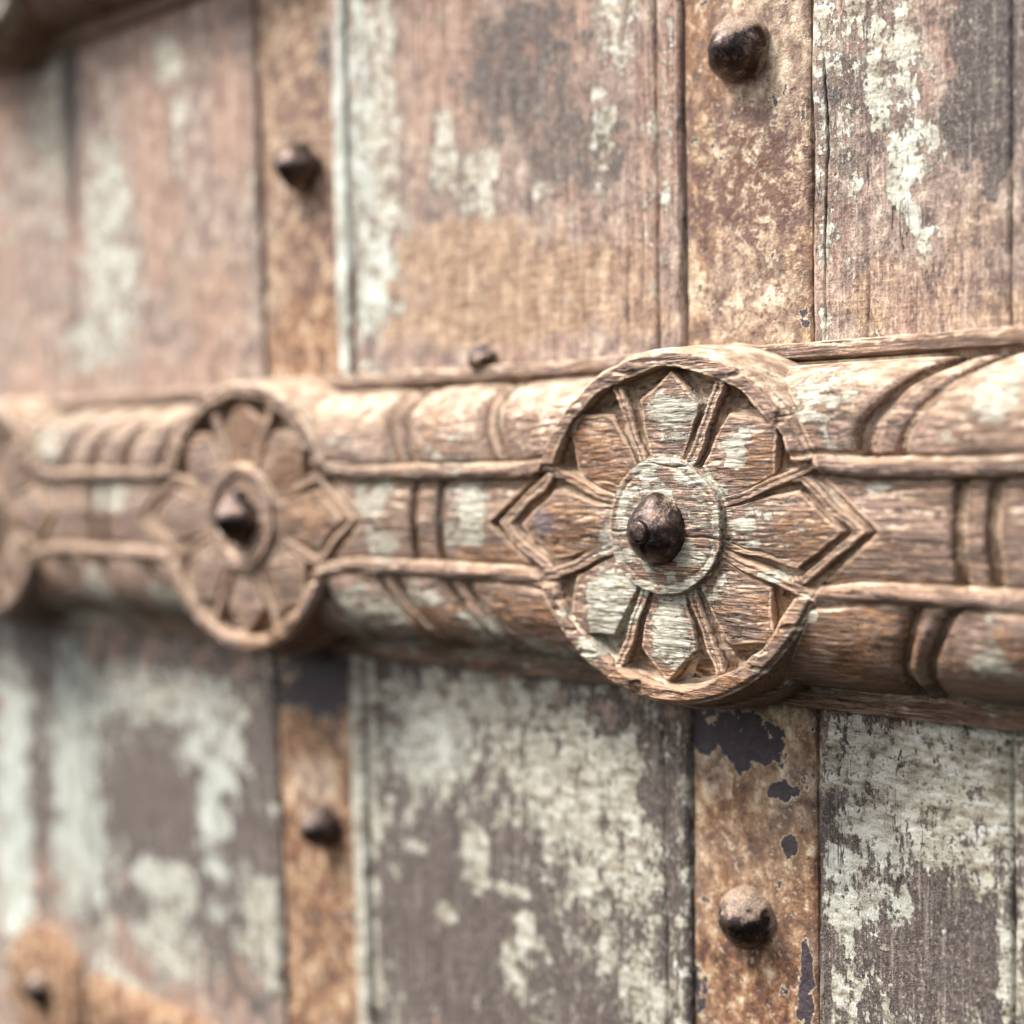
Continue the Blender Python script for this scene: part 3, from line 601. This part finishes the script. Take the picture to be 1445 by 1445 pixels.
# ---------------------------------------------------------------- carved mouldings
UP_B = [(-425, -408, 1), (-408, -392, 1), (-371, -355, 1), (-345, -331, 1), (-318, -307, 1), (-290, -280, 1), (-130, -146, 1), (-123, -136, 1), (-80, -95, 1), (-73, -90, 1), (66, 88, 2.2), (79, 102, 2.0), (140, 152, 1), (150, 166, 1)]
LO_B = [(-400, -385, 1), (-371, -356, 1), (-340, -322, 1), (-300, -285, 1), (-181, -160, 1), (-143, -120, 1), (-134, -110, 1), (-105, -84, 1), (-96, -74, 1), (84, 73, 1), (96, 80, .8), (140, 128, 1), (150, 138, 1)]
LADDER = [(-338, 6), (-114, 7), (103, 5), (212, 5)]
ROS = (0, -223, -446)
def beam_height(x, v, want=False):
    a = np.abs(v)
    near = np.zeros_like(x)
    for c in ROS: near = np.maximum(near, sm(1 - (np.abs(x - c) - 52) / 20))
    zb = 17.6 + 1.6 * near + .35 * n2(x * .03, x * 0 + np.sign(v) * 3, 70) + .2 * n2(x * .15, np.sign(v) * 5 + x * 0, 71)
    band = 28.6 + 2.2 * np.clip(1 - np.abs(v - .5) / 15, 0, 1) + .2 * fbm(x * .05, v * .3, 72)
    rid = np.zeros(x.shape, int)
    lad = np.zeros_like(x); bar = np.zeros(x.shape, bool)
    for i, (c, g) in enumerate(LADDER):
        cc = c + .5 * n2(v * .15, v * 0 + c, 73)
        lad = np.maximum(lad, np.exp(-(np.abs(np.abs(x - cc) - g) / 1.9) ** 3))
        bar |= np.abs(x - c) < g
    band = band - 4.0 * lad
    rid = np.where(bar, 60, np.where(x < -338, 61, np.where(x < -223, 62, np.where(x < -114, 63, np.where(x < 0, 64, np.where(x < 103, 65, 66))))))
    t = np.clip((a - 20) / 29.6, 0, 1)
    lobe = np.full_like(x, 1e9); lid = np.zeros(x.shape, int)
    tt = np.clip((a - 21) / 29, 0, 1.1)
    for sg, B in ((1, UP_B), (-1, LO_B)):
        dmin = np.full_like(x, 1e9); cnt = np.zeros(x.shape, int)
        for (b0, b1, pw) in B:
            xb = b0 + (b1 - b0) * tt ** pw
            wd = (x - xb - .5 * n2(v * .12, v * 0 + b0, 74))
            dmin = np.minimum(dmin, np.abs(wd)); cnt += (wd > 0)
        s = (v * sg > 0)
        lobe = np.where(s, dmin, lobe); lid = np.where(s, cnt + (0 if sg > 0 else 20), lid)
    cres = np.zeros_like(x)
    x1 = 66 + 22 * tt ** 2.2; x2 = 79 + 23 * tt ** 2.0
    cres = sm((x - x1) / 2.5) * sm((x2 - x) / 2.0) * (v > 0)
    g = 3.2 + 24.0 * np.sqrt(np.clip(1 - t ** 2.3, 0, 1)) - 4.6 * np.exp(-(lobe / 1.7) ** 1.8) + 4.2 * np.sqrt(np.clip(lobe / 20, 0, 1)) * (1 - t ** 4) - 3.4 * cres
    # lobes stop short of the ledge and round off
    g = g - 8.0 * sm((t - .62) / .38) * np.exp(-lobe / 4.5)
    g = np.maximum(g, .8)
    g = g + .35 * fbm(x * .04, v * .1, 75, 3)
    ledge = 4.8 + .35 * fbm(x * .05, v * .2, 76) - .5 * sm((a - 54.5) / 2)
    h = np.where(a > 49.4, np.where(a > 51.0, .6 + (ledge - .6) * sm((a - 51.0) / 1.1), np.minimum(g, 1.2)), g)
    rid = np.where(a > zb, 100 + lid, rid)
    rid = np.where(a > 50.8, np.where(v > 0, 70, 71), rid)
    db = a - zb
    inb = np.abs(db) < 3.4
    base = np.where(db < 0, band, g)
    groove = base - 1.6 * np.exp(-((np.abs(db) - 3.3) / .8) ** 2)
    bead = 27.4 + 4.6 * np.sqrt(np.clip(1 - (db / 3.1) ** 2, 0, 1)) + .5 * fbm(x * .08, v * .4, 77)
    h = np.where(a < 50.6, np.where(np.abs(db) < 3.1, np.maximum(bead, groove), groove), h)
    rid = np.where(inb & (a < 40), np.where(v > 0, 80, 81), rid)
    h = h + .16 * n2(x * .12, v * 1.2, 78) + .20 * fbm(x * .08, v * .4, 79, 3) - .9 * np.clip(n2(x * .06, v * .22, 88) - .35, 0, 1)
    # seat cut for the rosettes
    for c in ROS:
        u = (x - c - RDX) / RSX; r = np.hypot(u, v); R = outline(np.arctan2(v, u))
        ins = sm((R - r + .1) / .5)
        h = np.where(r < R + .3, h * (1 - ins) + np.minimum(h, 16) * ins, h)
    if want: return h, rid
    return h
def build_beam(x0, x1, xs, dz, label, paint, orange, bp, bo, coarse=False):
    vs = []
    v = 0.0
    st = .45 if not coarse else 1.2
    while v < 56.6:
        vs.append(v); v += (st if v < 44 else st * .55)
    vs = np.array(vs)
    full = np.concatenate([-vs[::-1], vs[1:]])
    X, V = np.meshgrid(xs, full)
    H, rid = beam_height(X, V, True)
    m = 0
    for k in range(4):
        a = k * np.pi / 2 + .4; m = m + beam_height(X + 1.6 * math.cos(a), V + 1.6 * math.sin(a))
    cav = np.clip((H - m / 4) / 1.3, -1, 1)
    cav = np.where(np.abs(V) > 44, cav * .4, cav)
    vw = .5 * n2(X * .05, V * 0 + 3, 90) + .2 * n2(X * .3, V * 0 + 4, 91)
    VV = V + vw * sm((np.abs(V) - 50) / 5)
    # edges down to the door
    top = [(56.9, 2.2), (57.0, -2.0)]
    rows_v = [VV]; rows_h = [H]; rows_c = [cav]; rows_r = [rid]
    xr = X[:1]
    for (tv, hh) in top:
        rows_v.append(tv + vw[-1:]); rows_h.append(np.full_like(xr, hh) + .3 * n2(xr * .2, xr * 0, 93)); rows_c.append(xr * 0); rows_r.append(np.full(xr.shape, 70))
        rows_v.insert(0, -tv + vw[:1]); rows_h.insert(0, np.full_like(xr, hh) + .3 * n2(xr * .2, xr * 0 + 9, 93)); rows_c.insert(0, xr * 0); rows_r.insert(0, np.full(xr.shape, 71))
    V = np.concatenate(rows_v); H = np.concatenate(rows_h); C = np.concatenate(rows_c); RI = np.concatenate(rows_r)
    X = np.repeat(np.array(xs)[None], V.shape[0], 0)
    root = empty('carved_moulding', (0, 0, dz / 1000))
    tag(root, label, 'moulding', 'carved horizontal mouldings across the door')
    co = np.stack([X, -H, V], -1).reshape(-1, 3) / 1000
    q = grid_quads(V.shape[0], len(xs))[:, ::-1]
    fid = RI.ravel()[q[:, 0]]
    at = {'cav': C, 'paint': blobs(X, V + dz, bp, paint, .2), 'orange': blobs(X, V + dz, bo, orange, .2), 'dark': X * 0}
    at = {k: v.ravel() for k, v in at.items()}
    spec = {60: ('ladder_bar', None, None), 70: ('top_ledge', None, None), 71: ('bottom_ledge', None, None), 80: ('upper_bead', None, None), 81: ('lower_bead', None, None)}
    for i in range(61, 67): spec[i] = ('band_panel', None, None)
    for i in range(100, 140): spec[i] = ('carved_lobe', None, None)
    split_parts(co, q, fid, at, spec, M_WOOD, root)
    return root
def xcols(a, b):
    xs = [a]
    while xs[-1] < b:
        x = xs[-1]
        xs.append(x + (.5 if -150 < x < 135 else (.85 if x > -300 else 1.5)))
    return np.array(xs)
B_PAINT = [(-95.1, 6.1, 11.6, 8.5, 1.3), (-98.9, -6.6, 11, 5.1, 1.2), (-137, 7.6, 13.7, 7.9, 1.2), (-131.4, -8.1, 15.1, 5.8, 1.1), (-159.3, 25.1, 16.9, 16.2, 0.3), (-107.9, 11.6, 15, 25.5, 0.45), (-121.4, -0.1, 15.5, 15.6, 0.05), (49.6, 38.6, 12.2, 8.2, 0.72), (59.2, 42.3, 9.5, 5.3, 0.55), (107.4, 36.3, 8.1, 5.6, 0.9), (73, 11.9, 4.1, 2, 1), (51.6, -25.2, 1.9, 2.1, 1.1), (-154.4, -37.1, 25.2, 13.6, 0.6), (-116.2, -27.1, 13, 3.1, 0.75), (-97.8, -41.4, 22, 10.1, 0.55), (-69.6, -44.4, 20.5, 5.9, 0.6), (-132.3, -50.3, 71.9, 2.6, 0.6), (86, -48.6, 22, 1.6, 0.7), (107.2, -33.3, 7, 7.6, 0.62), (72.7, -35.9, 16, 10, -0.1), (111.3, -1.1, 6, 13.1, -0.1), (77.4, -1.9, 17.9, 11.9, -0.1), (-79.3, -10.5, 21, 4.9, -0.1), (-116.4, -38.8, 15.4, 7.8, -0.1), (-329.3, 8, 14.5, 6.5, 1.5), (-253.6, 8.4, 0.5, 0.3, 0), (-392.5, -50.9, 41, 5.5, 0.8), (-346.4, -38.3, 16.3, 9.9, 0.9), (-287.3, -38.5, 14.5, 8.1, 0.9), (-389, 35.2, 20.3, 10.3, 0.6)]
B_ORANGE = [(68.1, -34.3, 19.5, 10.9, 1.6), (113.2, -36.6, 6.8, 11.2, 1.2), (-112.6, -38.5, 19, 9.3, 1.5), (-69.4, -32.2, 17.1, 7.3, 1), (-79.4, -11.8, 21, 4.9, 0.9), (-107.5, 32, 14.9, 10.2, 0.5), (77.4, -7.8, 20.2, 7.9, 0.5), (-73.5, -74.2, 486.1, 14.8, 0.4)]
build_beam(-620, 240, xcols(-620, 240), 0, 'half-round carved brown wooden moulding with beads and lobes crossing the middle of the door', B_PAINT, B_ORANGE, .16, .15)
build_beam(-620, 240, np.arange(-620, 240, 3.0), 288, 'upper carved moulding, only a blurred bit of it in the top left corner', [], [], .2, .2, True)

# ---------------------------------------------------------------- iron studs
def stud_mesh(name, R, Hh, seed, nub=False, peak=0.0, ridge=.05, rot=0.0, sq=1.0):
    if nub: prof = [(1.0, -.12), (1.0, .02), (.99, .12), (.95, .28), (.87, .46), (.74, .64), (.58, .79), (.45, .87), (.36, .90), (.325, .93), (.32, 1.02), (.30, 1.07), (.18, 1.09), (.0, 1.09)]
    else: prof = [(1.0, -.12), (1.0, .02), (.985, .14), (.94, .30), (.85, .48), (.70, .66), (.52, .82), (.36, .93), (.24, .99), (.14, 1.03), (.0, 1.04)]
    # resample for smoothness
    pa = np.array(prof); t = np.linspace(0, len(pa) - 1, 46); pr = np.interp(t, np.arange(len(pa)), pa[:, 0]); ph = np.interp(t, np.arange(len(pa)), pa[:, 1])
    k = np.ones(3) / 3; pr[1:-1] = np.convolve(pr, k, 'valid'); ph[1:-1] = np.convolve(ph, k, 'valid'); pr = np.maximum(pr, .0)
    th = np.linspace(0, 2 * np.pi, 96, endpoint=False)
    TH, I = np.meshgrid(th, np.arange(len(pr)))
    r = pr[I]; h = ph[I]
    w = np.clip((.9 - h) / .5, 0, 1) if nub else 1 - h * .3
    f = 1 + ridge * np.cos(4 * (TH - rot)) * w + peak * np.exp(-((TH - np.pi / 2) / .30) ** 2) * w + .035 * n2(np.cos(TH) * 2 + seed, np.sin(TH) * 2 + h * 1.5, seed)
    X = r * f * np.cos(TH) * R; Z = r * f * np.sin(TH) * R * sq; Y = h * Hh + .25 * n2(X * .3, Z * .3, seed + 1)
    co = np.stack([X, -Y, Z], -1).reshape(-1, 3) / 1000
    return make_mesh(name, co, grid_quads(len(pr), 96, True), {'foot': np.clip(1 - h * 4, 0, 1).ravel(), 'tip': np.clip((h - .88) * 8, 0, 1).ravel()})
def stud(x, h, z, R, Hh, seed, label, mat, name='iron_stud', tilt=(0, 0), group='domed iron studs of the door', **k):
    o = link_mesh(name, stud_mesh(name, R, Hh, seed, **k), mat, None, (x / 1000, -h / 1000, z / 1000))
    o.rotation_euler = (math.radians(tilt[0]), 0, math.radians(tilt[1]))
    tag(o, label, 'stud', group)
stud(-2.6, 33.2, -1.2, 10.7, 10.5, 1, 'dark pointed iron stud with a small nub in the hub of the large sharp rosette', M_STUD, nub=True, peak=.15, ridge=.0, rot=math.radians(90))
stud(-224, 31.0, -.5, 10.6, 13, 2, 'shiny dark iron stud in the hub of the blurred rosette left of centre', M_STUD, nub=False, peak=.10, ridge=.07, rot=0.0)
stud(-446, 33.2, 0, 11.2, 13, 3, 'iron stud in the rosette cut off by the left edge', M_STUD, nub=False, peak=.1)
stud(-446, 33.2, 288, 11.2, 13, 4, 'iron stud in the rosette at the top left corner', M_STUD, nub=False, peak=.1)
stud(5.0, -1.0, 152, 10.8, 12.5, 5, 'brown dusty iron stud on the mottled strap above the large rosette', M_STUD_D, ridge=.035, rot=math.radians(30))
stud(5.0, -1.0, -128.5, 10.2, 10.5, 6, 'worn iron stud with a shiny tip on the mottled strap below the large rosette', M_STUD_D, ridge=.02)
stud(-221, -1.0, 146, 10.5, 14, 7, 'dark angular iron stud on the far orange strap above the blurred rosette', M_STUD, ridge=.10, rot=math.radians(0), peak=-.05)
stud(-213, -1.0, -131, 9.5, 13, 8, 'dark iron stud on the far orange strap below the blurred rosette', M_STUD, ridge=.06)
stud(-443, 6.5, -250, 9.5, 9, 9, 'blurred dark iron stud on the round rusty plate at the lower left', M_STUD, ridge=.03)
stud(-113, .5, 60.5, 6.5, 7, 12, 'small dark nail head just above the moulding, left of the large rosette', M_STUD, name='nail_head', group=None, ridge=.1, sq=.8, tilt=(25, -10))
